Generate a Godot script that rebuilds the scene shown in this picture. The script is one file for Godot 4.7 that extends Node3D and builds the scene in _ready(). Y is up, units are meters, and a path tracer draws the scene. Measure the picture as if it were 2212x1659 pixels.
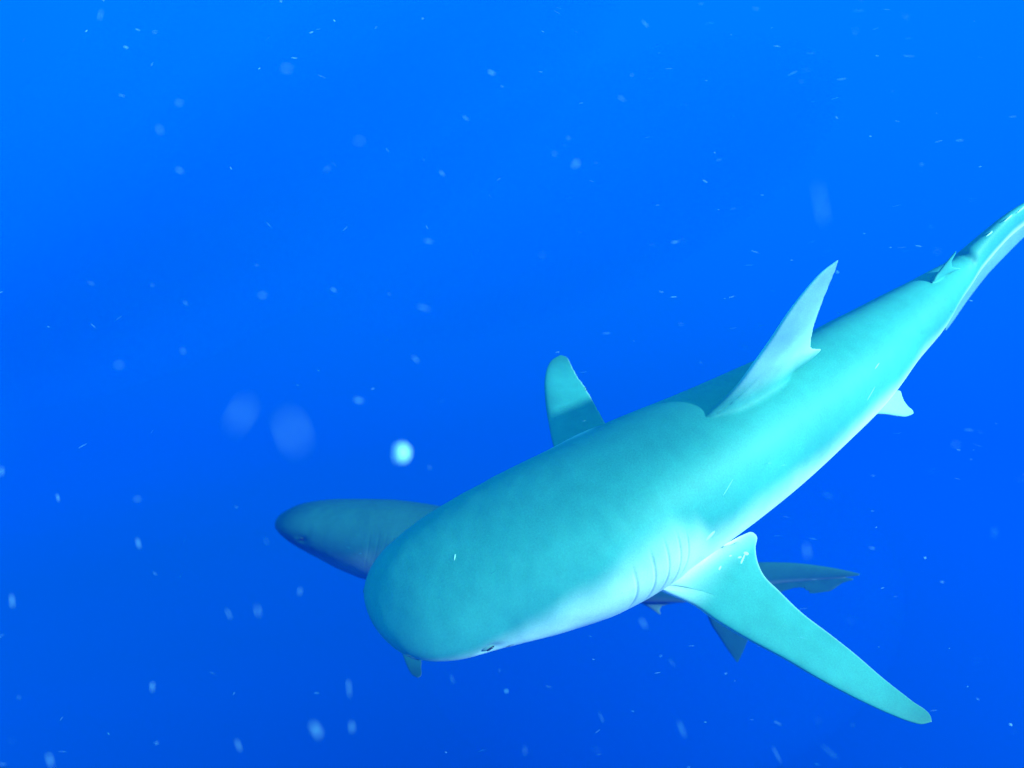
extends Node3D
# Two sharks in open blue water, seen from above and ahead of the nearer one.

const PITCH := deg_to_rad(-35.0)
const FOCAL := 1840.66            # pixels of a 2212 x 1659 picture
const SHIFT := Vector2(7.7, 2.3)
var view := Basis(Vector3(1, 0, 0), PITCH)
var rng := RandomNumberGenerator.new()
var noise := FastNoiseLite.new()
var used := {}


func _ready() -> void:
	rng.seed = 7
	noise.seed = 11
	noise.frequency = 1.0
	noise.noise_type = FastNoiseLite.TYPE_SIMPLEX_SMOOTH
	noise.fractal_octaves = 3
	set_camera()
	set_light()
	surface_shade_sheet()
	added_haze()
	var skin := skin_material()
	near_shark(skin)
	far_shark(skin)
	specks()
	drift()


func set_camera() -> void:
	var cam := Camera3D.new()
	cam.name = "camera"
	var lens := CameraAttributesPhysical.new()
	lens.frustum_focal_length = 12.0 / tan(deg_to_rad(24.26))
	lens.frustum_focus_distance = 1.62
	lens.frustum_near = 0.03
	lens.frustum_far = 200.0
	lens.exposure_aperture = 2.7
	cam.attributes = lens
	cam.fov = 48.52
	cam.near = 0.03
	cam.far = 200.0
	cam.basis = view
	cam.current = true
	add_child(cam, true)


func set_light() -> void:
	var env := Environment.new()
	env.background_mode = Environment.BG_SKY
	# open water in every direction: the bright surface overhead, blue ahead, deep blue below
	var water := ProceduralSkyMaterial.new()
	water.sky_top_color = Color(0.015, 0.34, 0.25).linear_to_srgb()
	water.sky_horizon_color = Color(0.0, 0.080, 0.26).linear_to_srgb()
	water.sky_curve = 0.6
	water.ground_horizon_color = Color(0.0, 0.068, 0.21).linear_to_srgb()
	water.ground_bottom_color = Color(0.0, 0.0, 0.013).linear_to_srgb()
	water.ground_curve = 0.9
	env.sky = Sky.new()
	env.sky.sky_material = water
	env.tonemap_mode = Environment.TONE_MAPPER_LINEAR
	env.tonemap_exposure = 6.1
	env.fog_enabled = true
	env.fog_density = 0.085
	env.fog_light_color = Color(0.0, 0.016, 1.0).linear_to_srgb()
	env.volumetric_fog_enabled = true
	env.volumetric_fog_density = 0.0
	env.sdfgi_enabled = true
	env.ssao_enabled = true
	env.ssil_enabled = true
	var around := WorldEnvironment.new()
	around.name = "water_light"
	around.environment = env
	add_child(around, true)
	var sun := DirectionalLight3D.new()
	sun.name = "sun"
	sun.light_energy = 1.6
	sun.light_color = Color(0.34, 0.92, 0.75).linear_to_srgb()
	sun.light_angular_distance = 2.2
	sun.shadow_enabled = true
	sun.sky_mode = DirectionalLight3D.SKY_MODE_LIGHT_ONLY
	sun.basis = Basis.looking_at(-(view * Vector3(0.82, 0.24, 0.52)), Vector3.UP)
	add_child(sun, true)


# ---------------------------------------------------------------- materials

func skin_material() -> StandardMaterial3D:
	var m := StandardMaterial3D.new()
	m.vertex_color_use_as_albedo = true
	m.roughness = 0.55
	m.metallic_specular = 0.28
	var im := Image.create(512, 512, false, Image.FORMAT_RGB8)
	var r := RandomNumberGenerator.new()
	r.seed = 3
	var big := FastNoiseLite.new()
	big.seed = 5
	big.frequency = 0.02
	big.fractal_octaves = 4
	var tile := big.get_seamless_image(512, 512)
	big.frequency = 0.22
	big.fractal_octaves = 2
	var fine := big.get_seamless_image(512, 512)
	for y in 512:
		for x in 512:
			var v := 0.90 + 0.03 * (tile.get_pixel(x, y).r - 0.5) * 2.0 + 0.05 * (fine.get_pixel(x, y).r - 0.5) * 2.0 + r.randf_range(-0.04, 0.04)
			im.set_pixel(x, y, Color(v, v, v))
	im.generate_mipmaps()
	m.albedo_texture = ImageTexture.create_from_image(im)
	m.uv1_triplanar = true
	m.uv1_scale = Vector3(2.1, 2.1, 2.1)
	return m


func plain(c: Color, rough := 0.6) -> StandardMaterial3D:
	var m := StandardMaterial3D.new()
	m.albedo_color = c.linear_to_srgb()
	m.roughness = rough
	return m


# ---------------------------------------------------------------- naming

func numbered(called: String) -> String:
	var n: int = used.get(called, 0)
	used[called] = n + 1
	return called if n == 0 else "%s_%03d" % [called, n]


func tag(o: Node, label: String, category: String, group := "", kind := "") -> void:
	if label: o.set_meta("label", label)
	if category: o.set_meta("category", category)
	if group: o.set_meta("group", group)
	if kind: o.set_meta("kind", kind)


func part(called: String, mesh: Mesh, mat: Material, parent: Node) -> MeshInstance3D:
	var o := MeshInstance3D.new()
	o.name = called
	o.mesh = mesh
	o.material_override = mat
	parent.add_child(o, true)
	return o


# A pixel of the 2212 x 1659 picture at a depth, as a point of the world.
func at(x: float, y: float, depth: float) -> Vector3:
	return view * Vector3((x - 1106.0) / FOCAL * depth, -(y - 829.5) / FOCAL * depth, -depth)


# ---------------------------------------------------------------- shark builder

# length along the body (m), half width, half height above, half height below
const SHAPE := [
	[0.0, 0.0, 0.0, 0.0], [0.003, 0.030, 0.014, 0.010], [0.009, 0.054, 0.023, 0.018], [0.0243, 0.082, 0.037, 0.030], [0.0607, 0.1115, 0.061, 0.052], [0.1215, 0.1315, 0.0854, 0.078], [0.2025, 0.1436, 0.1085, 0.104],
	[0.3037, 0.1555, 0.1323, 0.130], [0.4049, 0.1611, 0.1477, 0.146], [0.5466, 0.153, 0.153, 0.150], [0.6883, 0.1408, 0.1481, 0.146], [0.8301, 0.1282, 0.1389, 0.138],
	[0.9718, 0.1141, 0.1249, 0.126], [1.1135, 0.1021, 0.1122, 0.112], [1.2552, 0.0813, 0.092, 0.090], [1.3767, 0.0655, 0.0772, 0.072], [1.4779, 0.0481, 0.0596, 0.056], [1.5488, 0.0375, 0.0473, 0.046],
	[1.60, 0.029, 0.048, 0.046], [1.70, 0.019, 0.046, 0.040], [1.80, 0.013, 0.040, 0.032], [1.90, 0.009, 0.030, 0.024], [2.00, 0.005, 0.014, 0.012], [2.05, 0.001, 0.003, 0.003]]
const PALE := [[0.0, 104.0], [0.1, 98.0], [0.18, 91.0], [0.25, 85.0], [0.33, 75.0], [0.42, 63.0], [0.49, 60.0], [0.54, 71.0], [0.58, 87.0], [0.9, 87.0], [1.2, 89.0], [1.5, 92.0], [2.2, 110.0]]

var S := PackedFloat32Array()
var shade_tone := 1.0      # tone multiplier: the far shark's shade and haze put into its skin
var pale_shift := 0.0      # how much lower the pale belly begins, painting the far belly's shade
var ring := []            # per station: [centre, right, up, half width, above, below]
var verts := PackedVector3Array()
var tints := PackedColorArray()
var faces := PackedInt32Array()
var slit := {}            # Vector2i(station, column) -> vertex on the plus side
const M := 120


# smooth interpolation of a table whose first column runs over x
func table(t: Array, x: float, col: int) -> float:
	var n := t.size()
	if x <= t[0][0]: return t[0][col]
	if x >= t[n - 1][0]: return t[n - 1][col]
	var k := 0
	while t[k + 1][0] < x: k += 1
	var x0: float = sqrt(t[k][0])
	var x1: float = sqrt(t[k + 1][0])
	var y0: float = t[k][col]
	var y1: float = t[k + 1][col]
	var h := x1 - x0
	var d := (y1 - y0) / h
	var m0 := d
	var m1 := d
	if k > 0:
		var dp: float = (y0 - t[k - 1][col]) / (x0 - sqrt(t[k - 1][0]))
		m0 = (dp + d) * 0.5 if dp * d > 0.0 else 0.0
		m0 = clampf(m0, -3.0 * minf(absf(d), absf(dp)), 3.0 * minf(absf(d), absf(dp)))
	if k + 2 < n:
		var dn: float = (t[k + 2][col] - y1) / (sqrt(t[k + 2][0]) - x1)
		m1 = (dn + d) * 0.5 if dn * d > 0.0 else 0.0
		m1 = clampf(m1, -3.0 * minf(absf(d), absf(dn)), 3.0 * minf(absf(d), absf(dn)))
	var u := (sqrt(x) - x0) / h
	return y0 * (1 + 2 * u) * (1 - u) * (1 - u) + m0 * h * u * (1 - u) * (1 - u) + y1 * u * u * (3 - 2 * u) - m1 * h * u * u * (1 - u)


func line(t: Array, x: float) -> float:
	for k in t.size() - 1:
		if x <= t[k + 1][0]:
			return lerpf(t[k][1], t[k + 1][1], smoothstep(0.0, 1.0, clampf(inverse_lerp(t[k][0], t[k + 1][0], x), 0.0, 1.0)))
	return t[-1][1]


func on_body(i: int, theta: float) -> Vector3:
	var q: Array = ring[i]
	var sx := sin(theta)
	var cy := cos(theta)
	var p := signf(sx) * pow(absf(sx), 0.94)
	var hv: float = q[4] if cy > 0 else q[5]
	return q[0] + q[1] * (q[3] * p) + q[2] * (hv * cy)


func station(s: float) -> int:
	return clampi(S.bsearch(s), 1, S.size() - 1)


# gill slits: the upper and lower end of each (length along the body, angle from the top)
const GILLS := [[0.408, 64.0, 0.400, 106.0], [0.440, 60.0, 0.428, 108.0], [0.468, 58.0, 0.452, 106.0], [0.494, 59.0, 0.476, 102.0], [0.513, 62.0, 0.495, 98.0]]


func gill(s: float, deg: float) -> float:
	var best := 0.0
	for g in GILLS:
		var t := inverse_lerp(g[1], g[3], deg)
		if t < -0.1 or t > 1.1: continue
		var mid: float = lerpf(g[0], g[2], t) + 0.006 * sin(t * PI)
		var fade := smoothstep(-0.1, 0.12, t) * (1.0 - smoothstep(0.88, 1.1, t))
		var x := (s - mid) / 0.0021
		best = maxf(best, exp(-x * x) * fade)
	return best


func skin_tint(s: float, deg: float, p: Vector3, fin: float) -> Color:
	var back := Color(0.055, 0.305, 0.295) * shade_tone
	var belly := Color(0.86, 0.84, 0.80) * shade_tone
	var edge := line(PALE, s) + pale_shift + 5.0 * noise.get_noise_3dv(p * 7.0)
	var f := smoothstep(-22.0, 20.0, deg - edge) * (1.0 - fin) * (1.0 if shade_tone == 1.0 else 0.45)
	var c := back.lerp(belly, f)
	var mott := 1.0 + 0.03 * noise.get_noise_3dv(p * 6.0) + 0.02 * noise.get_noise_3dv(p * 40.0)
	return Color(c.r * mott, c.g * mott, c.b * mott)


# spine: [length, sideways (right +), up]
func make_shark(spine: Array, fins: Array) -> ArrayMesh:
	S = PackedFloat32Array()
	ring = []
	verts = PackedVector3Array()
	tints = PackedColorArray()
	faces = PackedInt32Array()
	slit = {}
	var s := 0.0
	while s < 2.05:
		S.append(s)
		s += 0.0008 if s < 0.004 else 0.0025 if s < 0.03 else 0.005 if s < 0.39 else 0.0014 if s < 0.525 else 0.003 if s < 0.57 else 0.006
	S.append(2.05)
	var n := S.size()
	var centre := func(x: float) -> Vector3: return Vector3(table(spine, x, 1), table(spine, x, 2), x)
	for i in n:
		var c: Vector3 = centre.call(S[i])
		var t: Vector3 = (centre.call(minf(S[i] + 0.03, 2.05)) - centre.call(maxf(S[i] - 0.03, 0.0))).normalized()
		var r := (Vector3.RIGHT - t * t.x).normalized()
		ring.append([c, r, t.cross(r).normalized(), table(SHAPE, S[i], 1), table(SHAPE, S[i], 2), table(SHAPE, S[i], 3)])
	# fin roots open a slit in the skin; columns near it are pushed aside
	for f in fins:
		f.i0 = station(f.s0)
		f.i1 = station(f.s1)
	for i in n:
		for j in M:
			var theta := TAU * j / M
			for f in fins:
				if i > f.i0 and i < f.i1:
					var off: float = wrapf(theta - TAU * f.col / M, -PI, PI)
					var reach := 7.0 * TAU / M
					if absf(off) < reach:
						var w := lip(f, i)
						theta = TAU * f.col / M + (signf(off) if off != 0.0 else -1.0) * (w + absf(off) * (reach - w) / reach)
			vertex_on_body(i, j, theta)
	for f in fins:
		for i in range(f.i0 + 1, f.i1):
			slit[Vector2i(i, f.col)] = verts.size()
			vertex_on_body(i, f.col, TAU * f.col / M + lip(f, i))
	for i in n - 1:
		for j in M:
			var k := (j + 1) % M
			quad(plus(i, j), i * M + k, i * M + M + k, plus(i + 1, j))
	for f in fins:
		fin(f)
	return finish()


func lip(f: Dictionary, i: int) -> float:
	var t: float = float(i - f.i0) / (f.i1 - f.i0)
	var r: float = (ring[i][3] + ring[i][4]) * 0.5
	return minf(f.fillet * pow(sin(PI * t), 0.6) / r, 4.0 * TAU / M)


func plus(i: int, j: int) -> int:
	return slit.get(Vector2i(i, j), i * M + j)


func vertex_on_body(i: int, _j: int, theta: float) -> void:
	var p := on_body(i, theta)
	var q: Array = ring[i]
	var deg := rad_to_deg(absf(wrapf(theta, -PI, PI)))
	var out: Vector3 = (p - q[0]).normalized()
	var c := skin_tint(S[i], deg, p, 0.0)
	if S[i] > 0.37 and S[i] < 0.56 and deg > 45 and deg < 125:
		var g := gill(S[i], deg) * (1.0 if shade_tone == 1.0 else 0.45)
		# each flap swells a little in front of its slit
		var sw := 0.004 * smoothstep(0.40, 0.49, S[i]) * (1.0 - smoothstep(0.505, 0.545, S[i])) * smoothstep(50.0, 64.0, deg) * (1.0 - smoothstep(100.0, 122.0, deg))
		p += out * (sw - 0.0017 * g)
		c = Color(c.r * (1 - 0.12 * g), c.g * (1 - 0.12 * g), c.b * (1 - 0.1 * g))  # groove shade painted into the slit's skin colour
	if S[i] > 0.09 and S[i] < 0.22:
		# socket of the eye
		var e := Vector2((S[i] - 0.151) / 0.020, (deg - 94.0) / 8.0).length()
		p -= out * 0.006 * exp(-e * e)
	if S[i] > 1.53 and S[i] < 1.62:
		var pit := exp(-pow((S[i] - 1.572) / 0.010, 2.0)) * (1.0 - smoothstep(25.0, 60.0, deg))
		p -= out * 0.0045 * pit
		c = Color(c.r * (1 - 0.2 * pit), c.g * (1 - 0.2 * pit), c.b * (1 - 0.2 * pit))
	if S[i] < 0.6:
		p += out * 0.0012 * (1.0 - smoothstep(0.3, 0.6, S[i])) * noise.get_noise_3dv(p * 14.0)
	verts.append(p)
	tints.append(c)


func quad(a: int, b: int, c: int, d: int) -> void:
	faces.append_array([a, b, c, a, c, d])


func along(pts: Array, v: float) -> Vector2:
	# smooth run along a list of points, by arc length
	var total := 0.0
	for k in pts.size() - 1: total += (pts[k + 1] as Vector2).distance_to(pts[k])
	var want := v * total
	for k in pts.size() - 1:
		var l: float = (pts[k + 1] as Vector2).distance_to(pts[k])
		if want <= l or k == pts.size() - 2:
			var a: Vector2 = pts[maxi(k - 1, 0)]
			var d: Vector2 = pts[mini(k + 2, pts.size() - 1)]
			var b: Vector2 = pts[k]
			var c: Vector2 = pts[k + 1]
			var lb := maxf(a.distance_to(b), 1e-4)
			var ld := maxf(c.distance_to(d), 1e-4)
			var m1 := (c - b) if k == 0 else ((c - b) / l * lb + (b - a) / lb * l) / (lb + l) * l
			var m2 := (c - b) if k == pts.size() - 2 else ((d - c) / ld * l + (c - b) / l * ld) / (ld + l) * l
			var u := clampf(want / l, 0.0, 1.0)
			return b * (1 + 2 * u) * (1 - u) * (1 - u) + m1 * u * (1 - u) * (1 - u) + c * u * u * (3 - 2 * u) - m2 * u * u * (1 - u)
		want -= l
	return pts[-1]


# A fin grown out of its slit. lead and trail are (span, length along the body) from root to tip.
func fin(f: Dictionary) -> void:
	var i0: int = f.i0
	var i1: int = f.i1
	var nc := i1 - i0
	var rows: int = f.rows
	var es: Vector3 = f.span
	var en: Vector3 = f.normal      # towards growing angle
	var o: Vector3 = f.origin
	var ids := [[], []]             # side -> row -> column
	for side in 2:
		for k in rows + 1:
			var row := PackedInt32Array()
			row.resize(nc + 1)
			ids[side].append(row)
	var tip := -1
	for i in nc + 1:
		ids[0][0][i] = (i0 + i) * M + f.col
		ids[1][0][i] = plus(i0 + i, f.col)
	for k in range(1, rows + 1):
		var v: float = pow(float(k) / rows, 1.25)
		v = 1.0 - pow(1.0 - v, 1.25)
		var a := along(f.lead, v)
		var b := along(f.trail, v)
		var ragged: float = f.get("ragged", 0.0)
		if ragged > 0.0 and v > 0.3:
			b += (a - b).normalized() * ragged * maxf(0.0, noise.get_noise_1d(v * 60.0 + o.x * 31.0)) * 2.0
		for i in nc + 1:
			var u := float(i) / nc
			var uu := lerpf(u, u * u * (3 - 2 * u), 0.35)
			if k == rows:
				if tip < 0:
					tip = verts.size()
					verts.append(o + es * a.x + Vector3(0, 0, 1) * a.y - Vector3(0, 0, 1) * o.z + en * f.bend)
					tints.append(fin_tint(f, 1.0, 0.5, 0, verts[-1]))
				ids[0][k][i] = tip
				ids[1][k][i] = tip
				continue
			var fr := smoothstep(0.0, 1.0, 1.0 - minf(v / f.blend, 1.0))
			var root_mid: Vector3 = on_body(i0 + i, TAU * f.col / M)
			var flat := a.lerp(b, uu)
			var p: Vector3 = o + es * flat.x + Vector3(0, 0, 1) * (flat.y - o.z) + en * f.bend * v * v
			var root := (f.lead[0] as Vector2).lerp(f.trail[0], uu)
			var plan0: Vector3 = o + es * root.x + Vector3(0, 0, 1) * (root.y - o.z)
			p += (root_mid - plan0) * fr
			var thick := depth_of(f, v, u)
			var edge := i == 0 or i == nc
			var reach: float = f.blend * (1.0 - smoothstep(0.72, 0.97, u)) * smoothstep(0.0, 0.3, u)
			for side in 2:
				if edge and side == 1:
					ids[1][k][i] = ids[0][k][i]
					continue
				var sg := -1.0 if side == 0 else 1.0
				var x := p
				if not edge:
					x = p + en * sg * thick
					if v < reach:
						# a fillet: leave along the skin, arrive along the fin
						var w := v / reach
						var far := free_point(f, reach, uu, u, sg)
						x = verts[ids[side][0][i]] * (1 - w) * (1 - w) + (root_mid + en * sg * thick * 0.5) * (2 * w * (1 - w)) + far * w * w
				ids[side][k][i] = verts.size()
				verts.append(x)
				tints.append(fin_tint(f, v, u, side, x))
	for k in rows:
		for i in nc:
			quad(ids[1][k][i], ids[1][k][i + 1], ids[1][k + 1][i + 1], ids[1][k + 1][i])
			quad(ids[0][k][i], ids[0][k + 1][i], ids[0][k + 1][i + 1], ids[0][k][i + 1])


func depth_of(f: Dictionary, v: float, u: float) -> float:
	return f.thick * pow(1.0 - v, 0.7) * (2.9 * sqrt(u) * (1.0 - u) * (1.0 - 0.35 * u)) + 0.0008


func free_point(f: Dictionary, v: float, uu: float, u: float, sg: float) -> Vector3:
	var flat := along(f.lead, v).lerp(along(f.trail, v), uu)
	return f.origin + f.span * flat.x + Vector3(0, 0, 1) * (flat.y - f.origin.z) + f.normal * (f.bend * v * v + sg * depth_of(f, v, u))


func fin_tint(f: Dictionary, v: float, u: float, side: int, p: Vector3) -> Color:
	var top := Color(0.055, 0.305, 0.295) * shade_tone
	var low := Color(0.55, 0.62, 0.6) * shade_tone
	var c: Color = top if f.get("upper", -1) < 0 or side == f.upper else low
	if f.get("pale", 0.0) > 0.0:
		c = c.lerp(Color(0.72, 0.86, 0.80) * shade_tone, f.pale * smoothstep(0.05, 0.4, v))  # on the dorsal fin this paints in its sunlit brightness
	if f.get("dark_tip", false):
		var k := 1.0 - 0.35 * smoothstep(0.80, 1.0, v)
		c = Color(c.r * k, c.g * k, c.b * k)
	var rim := smoothstep(0.93, 1.0, u) * 0.5
	c = c.lerp(Color(0.5, 0.56, 0.55) * shade_tone, rim)
	var m := 1.0 + 0.10 * noise.get_noise_3dv(p * 11.0)
	if v < f.blend:      # the skin of the body runs on into the root
		c = skin_tint(p.z, f.deg, p, 0.0).lerp(c, smoothstep(0.0, 1.0, v / f.blend))
	return Color(c.r * m, c.g * m, c.b * m)


func finish() -> ArrayMesh:
	var n := PackedVector3Array()
	n.resize(verts.size())
	for t in range(0, faces.size(), 3):
		var a := verts[faces[t]]
		var w := (verts[faces[t + 2]] - a).cross(verts[faces[t + 1]] - a)
		for k in 3: n[faces[t + k]] += w
	# the rings that share the tip of the snout or of the tail
	for end in [0, S.size() - 1]:
		var sum := Vector3.ZERO
		for j in M: sum += n[end * M + j]
		for j in M: n[end * M + j] = sum
	for i in n.size():
		n[i] = n[i].normalized()
	var arrays := []
	arrays.resize(Mesh.ARRAY_MAX)
	arrays[Mesh.ARRAY_VERTEX] = verts
	arrays[Mesh.ARRAY_NORMAL] = n
	arrays[Mesh.ARRAY_COLOR] = tints
	arrays[Mesh.ARRAY_INDEX] = faces
	var m := ArrayMesh.new()
	m.add_surface_from_arrays(Mesh.PRIMITIVE_TRIANGLES, arrays)
	return m


func v2(list: Array) -> Array:
	var out := []
	for k in range(0, list.size(), 2): out.append(Vector2(list[k], list[k + 1]))
	return out


func shark_fins(x: Callable, own := true, droop := 15.0) -> Array:
	var fins := []
	var q := M / 4
	fins.append({"col": 0, "s0": 0.655, "s1": 0.885, "deg": 0.0, "span": Vector3.UP, "normal": Vector3.RIGHT, "origin": Vector3(x.call(0.77), 0, 0.0), "rows": 56, "blend": 0.30, "fillet": 0.030, "thick": 0.008, "bend": 0.0, "pale": 0.75, "ragged": 0.003,
		"lead": v2([0.150, 0.655, 0.168, 0.690, 0.192, 0.722, 0.2315, 0.757, 0.272, 0.789, 0.3087, 0.813, 0.3444, 0.845, 0.372, 0.881, 0.3822, 0.9224]),
		"trail": v2([0.135, 0.885, 0.137, 0.915, 0.1515, 0.956, 0.165, 0.935, 0.1793, 0.920, 0.2116, 0.911, 0.2561, 0.909, 0.3021, 0.9133, 0.3465, 0.920, 0.370, 0.923, 0.3822, 0.9224])})
	for sg in [-1.0, 1.0]:
		var deg: float = 119.0
		var col := int(round(deg / 360.0 * M)) if sg > 0 else M - int(round(deg / 360.0 * M))
		var d := deg_to_rad(droop)
		var lead := v2([-0.01, 0.470, 0.03, 0.492, 0.061, 0.506, 0.092, 0.516, 0.135, 0.535, 0.167, 0.551, 0.222, 0.581, 0.278, 0.608, 0.339, 0.641, 0.396, 0.677, 0.423, 0.697, 0.438, 0.712, 0.446, 0.732])
		var trail := v2([-0.01, 0.640, 0.0, 0.680, 0.008, 0.697, 0.022, 0.699, 0.040, 0.681, 0.063, 0.665, 0.088, 0.657, 0.126, 0.661, 0.180, 0.669, 0.237, 0.686, 0.284, 0.699, 0.348, 0.713, 0.402, 0.728, 0.438, 0.737, 0.446, 0.732])
		if sg > 0 and own:
			lead = v2([-0.01, 0.470, 0.05, 0.490, 0.10, 0.513, 0.156, 0.535, 0.231, 0.575, 0.327, 0.632, 0.398, 0.683, 0.427, 0.711, 0.444, 0.737, 0.446, 0.765])
			trail = v2([-0.01, 0.640, 0.0, 0.680, 0.008, 0.697, 0.022, 0.699, 0.045, 0.678, 0.090, 0.660, 0.135, 0.664, 0.182, 0.681, 0.230, 0.699, 0.285, 0.720, 0.333, 0.734, 0.397, 0.759, 0.430, 0.769, 0.446, 0.765])
		# growing angle runs from the top over the right side; on the left that is from below upwards
		var nrm := Vector3(-sin(d), -cos(d), 0.0) if sg > 0 else Vector3(-sin(d), cos(d), 0.0)
		fins.append({"col": col, "s0": 0.472, "s1": 0.640, "deg": 119.0, "span": Vector3(sg * cos(d), -sin(d), 0), "normal": nrm, "origin": Vector3(x.call(0.55) + sg * 0.127, -0.082, 0.0), "rows": 64, "blend": 0.2, "fillet": 0.020, "thick": 0.011, "bend": 0.0,
			"upper": 0 if sg > 0 else 1, "dark_tip": true, "ragged": 0.002 if sg > 0 else 0.0, "lead": lead, "trail": trail})
		var pd := deg_to_rad(40.0)
		var pn := Vector3(-sin(pd), -cos(pd), 0.0) if sg > 0 else Vector3(-sin(pd), cos(pd), 0.0)
		var pcol := int(round(136.0 / 360.0 * M))
		fins.append({"col": pcol if sg > 0 else M - pcol, "s0": 1.055, "s1": 1.165, "deg": 136.0, "span": Vector3(sg * cos(pd), -sin(pd), 0), "normal": pn, "origin": Vector3(x.call(1.11) + sg * 0.064, -0.078, 0.0), "rows": 26, "blend": 0.4, "fillet": 0.010, "thick": 0.006, "bend": 0.0,
			"upper": 0 if sg > 0 else 1, "pale": 0.4, "lead": v2([0.0, 1.055, 0.010, 1.105, 0.030, 1.150, 0.051, 1.183, 0.062, 1.203, 0.066, 1.226]), "trail": v2([0.0, 1.165, 0.001, 1.205, 0.008, 1.222, 0.024, 1.219, 0.046, 1.222, 0.060, 1.228, 0.066, 1.226])})
	fins.append({"col": 0, "s0": 1.378, "s1": 1.452, "deg": 0.0, "span": Vector3.UP, "normal": Vector3.RIGHT, "origin": Vector3(x.call(1.41), 0, 0), "rows": 26, "blend": 0.3, "fillet": 0.008, "thick": 0.004, "bend": 0.0,
		"lead": v2([0.076, 1.378, 0.096, 1.402, 0.118, 1.424, 0.134, 1.442]), "trail": v2([0.064, 1.452, 0.062, 1.482, 0.058, 1.500, 0.070, 1.478, 0.088, 1.452, 0.110, 1.440, 0.126, 1.443, 0.134, 1.442])})
	fins.append({"col": M / 2, "s0": 1.335, "s1": 1.42, "deg": 180.0, "span": Vector3.DOWN, "normal": Vector3.LEFT, "origin": Vector3(x.call(1.38), 0, 0), "rows": 26, "blend": 0.3, "fillet": 0.008, "thick": 0.004, "bend": 0.0, "pale": 0.5,
		"lead": v2([0.075, 1.335, 0.100, 1.368, 0.130, 1.402, 0.148, 1.428]), "trail": v2([0.066, 1.42, 0.066, 1.455, 0.064, 1.478, 0.076, 1.455, 0.098, 1.430, 0.124, 1.424, 0.142, 1.430, 0.148, 1.428])})
	fins.append({"col": M / 2, "s0": 1.545, "s1": 2.0, "deg": 96.0 if own else 60.0, "span": Vector3.DOWN, "normal": Vector3.LEFT, "origin": Vector3(x.call(1.7), 0, 0), "rows": 40, "blend": 0.45, "fillet": 0.010, "thick": 0.005, "bend": 0.0, "caudal": true, "pale": 0.3,
		"lead": v2([0.046, 1.545, 0.085, 1.560, 0.135, 1.582, 0.185, 1.606, 0.228, 1.634]),
		"trail": v2([-0.150, 2.00, -0.100, 2.01, -0.080, 1.965, -0.060, 1.955, -0.035, 1.925, 0.005, 1.86, 0.042, 1.79, 0.072, 1.74, 0.110, 1.705, 0.160, 1.672, 0.205, 1.650, 0.228, 1.634])})
	if not own:
		# the far shark trails its tail lower
		for f in fins:
			if f.get("caudal", false):
				f.lead = v2([0.046, 1.545, 0.090, 1.575, 0.140, 1.620, 0.195, 1.665, 0.240, 1.705])
				f.pale = 0.0
				f.trail = v2([-0.118, 2.00, -0.116, 2.03, -0.100, 2.00, -0.062, 1.955, -0.086, 1.930, -0.076, 1.87, -0.050, 1.82, 0.010, 1.780, 0.085, 1.750, 0.155, 1.728, 0.210, 1.715, 0.240, 1.705])
			if f.deg == 0.0:
				for k in range(2, f.lead.size()): f.lead[k].x = 0.15 + (f.lead[k].x - 0.15) * 0.72 if f.s0 < 1.0 else f.lead[k].x
				for k in range(3, f.trail.size()): f.trail[k].x = 0.15 + (f.trail[k].x - 0.15) * 0.72 if f.s0 < 1.0 else f.trail[k].x
			if f.deg == 180.0:
				f.lead = v2([0.075, 1.335, 0.085, 1.368, 0.100, 1.402, 0.112, 1.428])
				f.trail = v2([0.066, 1.42, 0.066, 1.455, 0.062, 1.478, 0.068, 1.455, 0.080, 1.430, 0.096, 1.424, 0.108, 1.428, 0.112, 1.428])
	return fins


func pose(o: Node3D, snout: Vector3, back: Vector3, up: Vector3) -> void:
	var z := back.normalized()
	var y := (up - z * up.dot(z)).normalized()
	o.basis = view * Basis(y.cross(z), y, z)
	o.position = view * snout


func ellipsoid(rx: float, ry: float, rz: float) -> ArrayMesh:
	var st := SurfaceTool.new()
	var sp := SphereMesh.new()
	sp.radius = 1.0
	sp.height = 2.0
	sp.radial_segments = 24
	sp.rings = 12
	st.append_from(sp, 0, Transform3D(Basis.from_scale(Vector3(rx, ry, rz)), Vector3.ZERO))
	st.generate_normals()
	return st.commit()


# a thin mark lying on the skin: a flat lens along the body at station s and angle deg
func mark(called: String, s: float, deg: float, size: Vector2, turn: float, mat: Material, parent: Node, sink := 0.3) -> MeshInstance3D:
	var i := station(s)
	var th := deg_to_rad(deg)
	var p := on_body(i, th)
	var a := (on_body(i, th + 0.02) - on_body(i, th - 0.02)).normalized()
	var b := (on_body(i + 1, th) - on_body(i - 1, th)).normalized()
	var nn := b.cross(a).normalized()
	if nn.dot(p - ring[i][0]) < 0: nn = -nn
	a = nn.cross(b).normalized()
	var o := part(called, ellipsoid(size.x, size.y, 0.0006), mat, parent)
	o.transform = Transform3D(Basis(b, a, b.cross(a)).rotated(nn, turn), p - nn * 0.0006 * sink)
	return o


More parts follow.
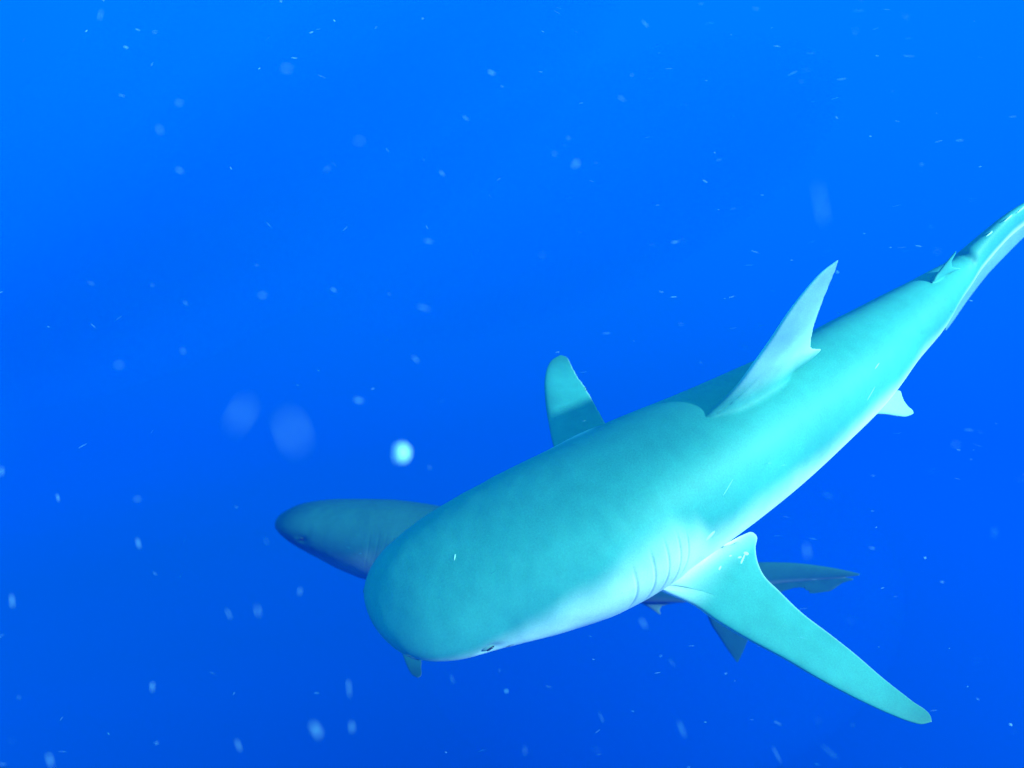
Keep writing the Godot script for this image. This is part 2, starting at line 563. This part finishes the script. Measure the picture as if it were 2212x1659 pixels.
func near_shark(skin: Material) -> void:
	var root := Node3D.new()
	root.name = numbered("shark")
	add_child(root, true)
	tag(root, "large pale cyan shark close by, swimming towards the lower left, dorsal fin raised", "shark", "sharks")
	pose(root, Vector3((818.0 - 1106) / FOCAL * 1.42, -(1368.0 - 829.5) / FOCAL * 1.42, -1.42), Vector3(0.8212, 0.4306, -0.3745), Vector3(-0.0341, 0.692, 0.7211))
	var spine := [[0.0, 0.010, 0.0], [0.0607, 0.011, 0.0], [0.1215, 0.0085, 0], [0.2025, -0.0005, 0], [0.3037, -0.0199, 0], [0.4049, -0.0384, 0], [0.5466, -0.0479, 0], [0.6883, -0.0577, 0], [0.8301, -0.0608, 0], [0.9718, -0.0575, 0],
		[1.1135, -0.0477, 0], [1.2552, -0.0315, 0], [1.3767, -0.0206, 0], [1.4779, -0.0045, 0], [1.5488, 0.0048, 0.004], [1.60, 0.010, 0.022], [1.70, 0.012, 0.062], [1.80, 0.008, 0.082], [1.90, 0.0, 0.120], [2.0, -0.01, 0.170], [2.05, -0.015, 0.20]]
	var x := func(s: float) -> float: return table(spine, s, 1)
	var body := part("body", make_shark(spine, shark_fins(x)), skin, root)
	body.set_meta("label", "grey body and fins with pale flank, five gill slits")
	shark_head(root)
	near_marks(root)


# a small flat mark at a point of the shark's own axes
func fleck(called: String, where: Vector3, long: float, short: float, along_dir: Vector3, face: Vector3, mat: Material, parent: Node) -> void:
	var o := part(called, ellipsoid(long, short, 0.00025), mat, parent)
	var z := face.normalized()
	var best := verts[0]
	for p in verts:
		if p.distance_squared_to(where) < best.distance_squared_to(where): best = p
	where = best + z * 0.0002
	var a := (along_dir - z * along_dir.dot(z)).normalized()
	o.transform = Transform3D(Basis(a, z.cross(a), z), where)


func near_marks(root: Node) -> void:
	var dark := plain(Color(0.02, 0.035, 0.04), 0.5)
	var white := plain(Color(0.55, 0.68, 0.66), 0.95)
	mark("dark_spot", 0.188, -104.0, Vector2(0.0085, 0.0022), 0.35, dark, root, 0.6)
	mark("dark_spot", 0.163, -113.0, Vector2(0.006, 0.002), 0.2, dark, root, 0.6)
	# nicks on the fins
	for q in [[0.292, 0.897], [0.301, 0.900]]:
		fleck("dark_spot", Vector3(-0.0590, q[0], q[1]), 0.006, 0.0018, Vector3(0, 0.6, 1), Vector3.LEFT, dark, root)
	# scars at the root of the left pectoral fin: (span, along the body, half length, half width, lean)
	var d := deg_to_rad(15.0)
	var es := Vector3(-cos(d), -sin(d), 0)
	var en := Vector3(-sin(d), cos(d), 0)
	for q in [[0.045, 0.637, 0.014, 0.0016, -0.5], [0.036, 0.651, 0.005, 0.0035, 0.9], [0.034, 0.643, 0.004, 0.0018, 0.3], [0.022, 0.628, 0.003, 0.0015, 0.2], [0.029, 0.590, 0.005, 0.0018, -0.4]]:
		fleck("scar", Vector3(-0.0527 - 0.127, -0.082, 0.0) + es * q[0] + Vector3(0, 0, q[1]) + en * 0.012, q[2], q[3], Vector3(0, 0, 1) + es * q[4], en, white, root)
	mark("scar", 0.155, -4.0, Vector2(0.0055, 0.0012), 0.9, white, root, 0.0)
	var pale := plain(Color(0.34, 0.55, 0.54), 0.9)
	for q in [[0.62, -50.0, 0.018, 0.0006, 0.5], [1.02, -60.0, 0.018, 0.0007, 0.4], [1.06, -40.0, 0.010, 0.0012, 0.2]]:
		mark("scratch", q[0], q[1], Vector2(q[2], q[3]), q[4], pale, root, 0.2)
	mark("skin_flap", 0.566, -77.0, Vector2(0.012, 0.0042), 0.35, white, root, 0.0)
	for q in [[0.112, 1.625, 0.012], [0.117, 1.690, 0.016], [0.120, 1.74, 0.018]]:
		fleck("scar", Vector3(0.0, q[0], q[1]), q[2] * 1.8, 0.0012, Vector3(0, 0.15, 1), Vector3(-0.8, 0.6, 0), white, root)
	for q in [[0.279, 0.714], [0.284, 0.7165]]:
		fleck("dark_spot", Vector3(-0.0527 + 0.127, -0.082, 0.0) + Vector3(cos(d), -sin(d), 0) * q[0] + Vector3(0, 0, q[1]) + Vector3(sin(d), cos(d), 0) * 0.0012, 0.0028, 0.0018, Vector3(0, 0, 1), Vector3(sin(d), cos(d), 0), dark, root)


func shark_head(root: Node) -> void:
	var iris := plain(Color(0.12, 0.22, 0.22) * shade_tone, 0.3 if shade_tone == 1.0 else 0.8)
	var black := plain(Color(0.01, 0.012, 0.014), 0.15)
	for sg in [-1.0, 1.0]:
		var i := station(0.151)
		var th := deg_to_rad(94.0 * sg)
		var p := on_body(i, th)
		var e := part("eye", ellipsoid(0.008, 0.0105, 0.0155) if shade_tone == 1.0 else ellipsoid(0.006, 0.008, 0.011), iris, root)
		var out: Vector3 = (p - ring[i][0]).normalized()
		e.position = p - out * 0.009
		var pu := part("pupil", ellipsoid(0.0015, 0.0035, 0.0075), black, e)
		pu.position = out * 0.0079
		mark("nostril", 0.024, 99.0 * sg, Vector2(0.011, 0.0022), 0.5 * sg, black, root, 0.7)
		mark("nostril_flap", 0.021, 94.0 * sg, Vector2(0.011, 0.003), 0.5 * sg, iris, root, 0.4)


func far_shark(skin: Material) -> void:
	var root := Node3D.new()
	root.name = numbered("shark")
	add_child(root, true)
	tag(root, "hazy darker blue shark farther off, half hidden behind the pale shark", "shark", "sharks")
	pose(root, Vector3(-0.828, -0.4993, -3.0327), Vector3(0.9772, -0.1149, 0.1785), Vector3(0.0875, 0.9841, 0.1542))
	root.scale = Vector3.ONE * 0.95
	var spine := [[0.0, 0.0, 0.028], [0.2, 0.0, 0.012], [0.4, 0.0, 0.0], [0.6, 0.0, 0.0], [1.0, 0.0, 0], [1.3, 0.0, 0], [1.4779, 0.0, 0], [1.5488, 0.0, 0.010], [1.60, 0.0, 0.030], [1.70, 0.0, 0.072], [1.80, 0.0, 0.098], [1.90, 0.0, 0.116], [2.0, 0.0, 0.130], [2.05, 0.0, 0.136]]
	var x := func(s: float) -> float: return table(spine, s, 1)
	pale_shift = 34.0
	shade_tone = 0.45
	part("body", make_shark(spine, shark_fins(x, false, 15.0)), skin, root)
	shark_head(root)


# ---------------------------------------------------------------- the water

# Unseen sheet added as the surface overhead; its opacity is shaped to shade sharks.
func surface_shade_sheet() -> void:
	var n := 64
	var size := 7.0
	var rip := FastNoiseLite.new()
	rip.seed = 21
	rip.frequency = 0.5
	rip.fractal_octaves = 3
	var st := SurfaceTool.new()
	st.begin(Mesh.PRIMITIVE_TRIANGLES)
	for i in n + 1:
		for j in n + 1:
			var x := (float(i) / n - 0.5) * size
			var z := (float(j) / n - 0.5) * size
			st.set_uv(Vector2(float(i) / n, float(j) / n))
			st.add_vertex(Vector3(x, 0.05 * rip.get_noise_2d(x * 2.0, z * 2.0), z))
	for i in n:
		for j in n:
			var a := i * (n + 1) + j
			for k in [a, a + n + 1, a + 1, a + 1, a + n + 1, a + n + 2]: st.add_index(k)
	st.generate_normals()
	var px := 768
	var im := Image.create(px, px, false, Image.FORMAT_RGBA8)
	for y in px:
		for x in px:
			var p := Vector2(x, y) / px * size + Vector2(0.5, -3.7) + Vector2(3.4, 6.4)
			var warp := Vector2(rip.get_noise_2d(p.x, p.y), rip.get_noise_2d(p.x + 40.0, p.y + 9.0)) * 0.5
			var v := rip.get_noise_2d((p.x + warp.x) * 5.2 + SHIFT.x, (p.y + warp.y) * 5.2 + SHIFT.y)
			var bright := pow(1.0 - absf(v) * 1.6, 2.0) if absf(v) < 0.6 else 0.0
			var slow := smoothstep(-0.25, 0.30, rip.get_noise_2d(p.x * 0.9 + SHIFT.x, p.y * 0.9 + SHIFT.y))
			var shade_band := 0.5 - 0.5 * cos((p.x - 3.4 - 3.82) * TAU / 2.35)  # band placed to darken the far shark and the near head
			im.set_pixel(x, y, Color(0.55, 0.8, 0.85, clampf(-0.36 + 0.42 * (1.0 - slow) + 0.80 * (1.0 - bright) + 0.60 * pow(shade_band, 1.5), 0.0, 0.92)))
	var m := StandardMaterial3D.new()
	m.transparency = BaseMaterial3D.TRANSPARENCY_ALPHA
	m.albedo_texture = ImageTexture.create_from_image(im)
	m.roughness = 0.1
	m.cull_mode = BaseMaterial3D.CULL_DISABLED
	var o := MeshInstance3D.new()
	o.name = "surface_shade_sheet"
	o.mesh = st.commit()
	o.material_override = m
	o.position = Vector3(4.0, 0.95, -0.2)
	add_child(o, true)
	tag(o, "", "", "", "structure")


# ---------------------------------------------------------------- what drifts in the water

# Haze volumes added far behind to lighten patches of the even water.
func added_haze() -> void:
	for q in [[560.0, 330.0, 3.6, Vector3(3.6, 1.3, 1.6), 32.0, 0.16], [1250.0, 420.0, 4.0, Vector3(2.6, 1.0, 1.4), 24.0, 0.13], [1420.0, 1330.0, 3.9, Vector3(2.2, 1.5, 1.4), 10.0, 0.16]]:
		var fog := FogVolume.new()
		fog.name = "added_water_haze"
		fog.shape = RenderingServer.FOG_VOLUME_SHAPE_ELLIPSOID
		fog.size = q[3]
		var m := FogMaterial.new()
		m.density = q[5]
		m.albedo = Color(0.0, 0.16, 1.0).linear_to_srgb()
		fog.material = m
		fog.transform = Transform3D(view * Basis(Vector3(0, 0, 1), deg_to_rad(q[4])), at(q[0], q[1], q[2]))
		add_child(fog, true)
		tag(fog, "", "", "", "stuff")


# x, y, long and short side in the 2212 x 1659 picture, lean in degrees, how bright, what it is
const SPECKS := [
	[217, 32, 30, 17, 80, 0.5, "faint blurred speck near the top left corner of the water"],
	[297, 64, 13, 5, -25, 0.6, "thin pale fleck near the top edge, upper of two close flecks at left"],
	[272, 102, 14, 6, -25, 1.0, "bright thin fleck at upper left, lower of two close flecks"],
	[619, 148, 32, 30, 0, 0.55, "round soft pale spot high in the water left of centre"],
	[387, 222, 22, 21, 0, 0.65, "small round blue spot in the upper left water"],
	[345, 280, 30, 24, 120, 0.35, "dim smudge just below the small round spot at upper left"],
	[388, 368, 26, 18, -30, 0.5, "slanted soft oval speck in the left water, below the dim smudge"],
	[607, 3, 8, 5, -30, 1.0, "tiny bright speck cut by the top edge, left of centre"],
	[913, 40, 6, 5, 0, 1.0, "tiny greenish point near the top edge left of middle"],
	[1062, 157, 23, 12, -28, 0.9, "clear slanted pale speck at upper middle of the water"],
	[1085, 187, 10, 5, -20, 0.8, "tiny dash just below the clear slanted speck at upper middle"],
	[1006, 255, 20, 10, -42, 0.6, "slanted blue dash left of and below the clear speck at upper middle"],
	[955, 374, 20, 11, -48, 0.6, "steeply slanted dash in the middle water left of the bright oval"],
	[1244, 354, 28, 22, 50, 0.8, "bright soft oval in the middle of the upper water"],
	[1198, 332, 18, 17, 0, 0.4, "dim round spot just left of the bright soft oval"],
	[1394, 52, 24, 10, -45, 0.6, "slanted streak near the top edge right of middle"],
	[925, 521, 26, 16, -12, 0.55, "soft flat oval in the middle water level with the dorsal fin tip"],
	[776, 304, 32, 31, 0, 0.35, "large faint round spot left of the middle of the water"],
	[1458, 523, 20, 9, 5, 0.8, "short pale dash left of the dorsal fin tip"],
	[1343, 213, 24, 14, -35, 0.4, "faint crooked speck right of middle in the upper water"],
	[1855, 23, 28, 8, 4, 0.9, "long level dash at the top edge towards the right corner"],
	[1514, 8, 16, 8, 0, 0.7, "short dash touching the top edge right of middle"],
	[1712, 158, 24, 5, 25, 0.9, "thin rising streak in the upper right water"],
	[1818, 171, 24, 5, 8, 0.9, "thin level streak right of the rising one, upper right water"],
	[1963, 121, 28, 6, -3, 0.7, "longest level streak in the upper right water, lower of two"],
	[1752, 115, 22, 6, 0, 0.7, "short level streak above the thin rising one, upper right water"],
	[1962, 82, 18, 8, 15, 0.6, "soft short dash in the upper right water, upper of two"],
	[2073, 303, 19, 6, 0, 1.0, "bright level dash in the right water above the tail"],
	[1991, 355, 12, 10, 0, 0.8, "small round fleck in the right water above the tail peduncle"],
	[1773, 439, 112, 46, 100, 0.38, "tall wide pale blur in the water above the dorsal fin"],
	[2188, 252, 18, 4, 4, 0.8, "thin dash close to the right edge of the picture"],
	[567, 638, 24, 22, 0, 0.85, "brightest round spot in the left middle water"],
	[257, 788, 28, 26, 0, 0.65, "round blue spot near the left edge, level with the right pectoral fin"],
	[395, 758, 20, 17, 110, 0.5, "small dim round spot between two brighter round ones at left"],
	[3, 1018, 28, 16, 90, 1.0, "bright upright speck cut by the left edge"],
	[125, 1075, 21, 10, 105, 0.8, "small upright fleck near the left edge below the cut one"],
	[297, 1078, 22, 20, 0, 0.6, "round speck in the left water level with the far shark's snout"],
	[520, 896, 105, 80, 60, 0.3, "very large faint blur in the left water, left of a pair"],
	[632, 932, 120, 100, 110, 0.3, "very large faint blur in the left water, right of a pair"],
	[868, 978, 42, 31, 100, 2.6, "brightest whitish oval spot above the far shark's head"],
	[775, 865, 28, 20, -15, 0.9, "clear oval spot above and left of the brightest whitish one"],
	[915, 665, 38, 20, -18, 0.5, "wide faint oval in the middle water left of the right pectoral fin"],
	[898, 776, 26, 16, -45, 0.45, "slanted dim speck above the brightest whitish spot"],
	[721, 626, 20, 12, -30, 0.6, "small slanted speck right of the brightest round spot at left"],
	[928, 1010, 16, 13, 100, 0.45, "dim small spot just right of and below the brightest whitish one"],
	[1310, 720, 20, 7, 0, 0.7, "short level dash just right of the right pectoral fin tip"],
	[805, 840, 10, 5, 15, 0.9, "tiny bright dash right of and above the clear oval spot"],
	[299, 1174, 29, 15, 105, 0.6, "upright oval speck at lower left, left of the far shark's snout"],
	[26, 1298, 36, 17, 95, 0.5, "faint upright oval near the left edge low down"],
	[648, 1277, 26, 16, 85, 0.5, "upright faint oval left of the near shark's snout, higher one"],
	[494, 1326, 30, 16, 115, 0.4, "faint leaning oval in the lower left water, left of a close pair"],
	[557, 1319, 36, 24, 100, 0.4, "faint larger oval in the lower left water, right of a close pair"],
	[329, 1484, 29, 16, 85, 0.7, "upright pale oval in the deep blue at lower left"],
	[683, 1577, 52, 30, 115, 1.0, "large bright leaning oval at the bottom, below the snout's left"],
	[760, 1570, 36, 21, 95, 0.6, "upright dimmer oval right of the large bright leaning one"],
	[754, 1486, 44, 17, 95, 0.55, "tall dim streak above the upright dimmer oval at the bottom"],
	[515, 1610, 36, 18, 110, 0.55, "leaning oval near the bottom edge left of the large bright one"],
	[108, 1643, 42, 23, 105, 0.55, "blurred oval touching the bottom edge near the left corner"],
	[684, 1497, 14, 4, 0, 0.9, "thin level dash above the large bright leaning oval"],
	[1094, 1493, 12, 11, 0, 1.4, "bright small round point below the near shark's eye"],
	[1079, 1448, 12, 8, 90, 0.6, "faint small fleck just under the near shark's head"],
	[977, 1467, 26, 12, 110, 0.5, "leaning faint streak below the near shark's snout"],
	[1390, 1347, 34, 19, 120, 0.75, "soft leaning oval under the gill slits of the near shark"],
	[1473, 1575, 46, 17, 112, 1.0, "bright leaning streak at the bottom left of the left pectoral fin tip"],
	[1299, 1550, 29, 10, 115, 0.6, "narrow leaning streak at the bottom middle"],
	[1452, 1432, 26, 12, 130, 0.45, "faint slanting streak between the gill slits and the bottom edge"],
	[1134, 1621, 26, 16, 90, 0.45, "dim upright oval at the bottom edge near the middle"],
	[2148, 1150, 30, 20, 85, 0.8, "soft upright spot near the right edge, level with the far shark's tail"],
	[1788, 1070, 34, 15, -30, 0.6, "slanted soft dash below the near shark's rear flank"],
	[1743, 1190, 46, 28, 100, 0.5, "tall faint blur just above the far shark's tail fin"],
	[1884, 1184, 18, 9, -15, 0.9, "small pale dash right of and above the far shark's tail tip"],
	[1998, 1205, 6, 5, 0, 1.2, "tiny bright point right of the far shark's tail tip"],
	[2035, 1257, 12, 6, -10, 0.8, "small fleck right of and below the far shark's tail tip"],
	[2093, 929, 25, 9, -8, 0.7, "level dash right of the pelvic fin, upper of two"],
	[2065, 960, 27, 24, 0, 0.4, "faint round spot right of the pelvic fin, lower of two"],
	[1793, 1625, 52, 16, -40, 0.6, "long slanting streak at the bottom edge under the left pectoral fin"],
	[2183, 1565, 9, 5, -30, 1.2, "tiny bright fleck in the lower right corner"],
	[1680, 1562, 22, 8, -25, 0.6, "small slanted dash under the middle of the left pectoral fin"],
	[1678, 1630, 46, 12, -62, 0.5, "steep faint streak at the bottom edge right of middle"],
	[1809, 588, 9, 7, -30, 1.6, "bright point just behind the tip of the dorsal fin"],
]


# an uneven clot of marine snow about one metre in radius, to be scaled down
func lump(k: int) -> ArrayMesh:
	var sp := SphereMesh.new()
	sp.radius = 1.0
	sp.height = 2.0
	sp.radial_segments = 20
	sp.rings = 12
	var a := sp.get_mesh_arrays()
	var v: PackedVector3Array = a[Mesh.ARRAY_VERTEX]
	for i in v.size():
		v[i] *= 1.0 + 0.55 * noise.get_noise_3dv(v[i] * 0.9 + Vector3(k * 7.3, 0, 0))
	var st := SurfaceTool.new()
	a[Mesh.ARRAY_VERTEX] = v
	var m := ArrayMesh.new()
	m.add_surface_from_arrays(Mesh.PRIMITIVE_TRIANGLES, a)
	st.create_from(m, 0)
	st.generate_normals()
	return st.commit()


func specks() -> void:
	var mat := plain(Color(0.42, 0.68, 0.74), 0.8)
	mat.transparency = BaseMaterial3D.TRANSPARENCY_ALPHA
	mat.albedo_color.a = 0.155
	var dense := plain(Color(0.6, 0.8, 0.82), 0.8)
	dense.transparency = BaseMaterial3D.TRANSPARENCY_ALPHA
	dense.albedo_color.a = 0.48
	var lumps := []
	for k in 5: lumps.append(lump(k))
	var turn := 0
	for q in SPECKS:
		turn += 1
		var short: float = q[3] * 0.463
		var long: float = q[2] * 0.463
		var depth := clampf(1.0 / (0.62 + 0.105 * short), 0.17, 1.15)
		var per: float = depth / 852.1          # metres in a pixel of the 1024 picture
		var blur := 6.7 * absf(1.0 / depth - 0.62)
		var b: float = q[5]
		var thin := maxf(short * 0.36 * b if blur > 2.0 else short * 0.55 * b, 0.5)
		var wide := maxf(long - blur * 0.9, thin * long / short)
		var o := MeshInstance3D.new()
		o.name = numbered("drifting_speck")
		o.mesh = lumps[turn % 5]
		o.material_override = dense if b > 1.15 else mat
		o.transform = Transform3D(view * Basis(Vector3(0, 0, 1), deg_to_rad(q[4])) * Basis.from_scale(Vector3(wide, thin, thin) * per * 0.5), at(q[0], q[1], depth))
		add_child(o, true)
		tag(o, q[6], "speck", "specks drifting in the water")


# the dust of finer plankton that nobody would count
func drift() -> void:
	var mm := MultiMesh.new()
	mm.transform_format = MultiMesh.TRANSFORM_3D
	var sp := SphereMesh.new()
	sp.radius = 0.5
	sp.height = 1.0
	sp.radial_segments = 8
	sp.rings = 4
	mm.mesh = sp
	mm.instance_count = 340
	for k in 340:
		var depth := rng.randf_range(0.55, 2.4)
		var x := rng.randf_range(-300.0, 2500.0)
		if rng.randf() < 0.45: x = rng.randf_range(1200.0, 2400.0)
		var y := rng.randf_range(-150.0, 1800.0)
		var lean := rng.randf_range(-30.0, 18.0) if x > 1100.0 else rng.randf_range(-60.0, 60.0)
		var per := depth / 852.1
		var wide := rng.randf_range(2.0, 9.0) * per
		var thin := rng.randf_range(0.3, 0.6) * per * (1.6 if wide < 4.0 * per else 1.0)
		mm.set_instance_transform(k, Transform3D(view * Basis(Vector3(0, 0, 1), deg_to_rad(lean)) * Basis(Vector3(0, 1, 0), rng.randf_range(-0.8, 0.8)) * Basis.from_scale(Vector3(wide, thin, thin)), at(x, y, depth)))
	var o := MultiMeshInstance3D.new()
	o.name = "plankton"
	o.multimesh = mm
	var mat := plain(Color(0.35, 0.6, 0.66), 0.8)
	mat.transparency = BaseMaterial3D.TRANSPARENCY_ALPHA
	mat.albedo_color.a = 0.26
	o.material_override = mat
	add_child(o, true)
	tag(o, "fine pale plankton fibres scattered all through the blue water", "plankton", "", "stuff")
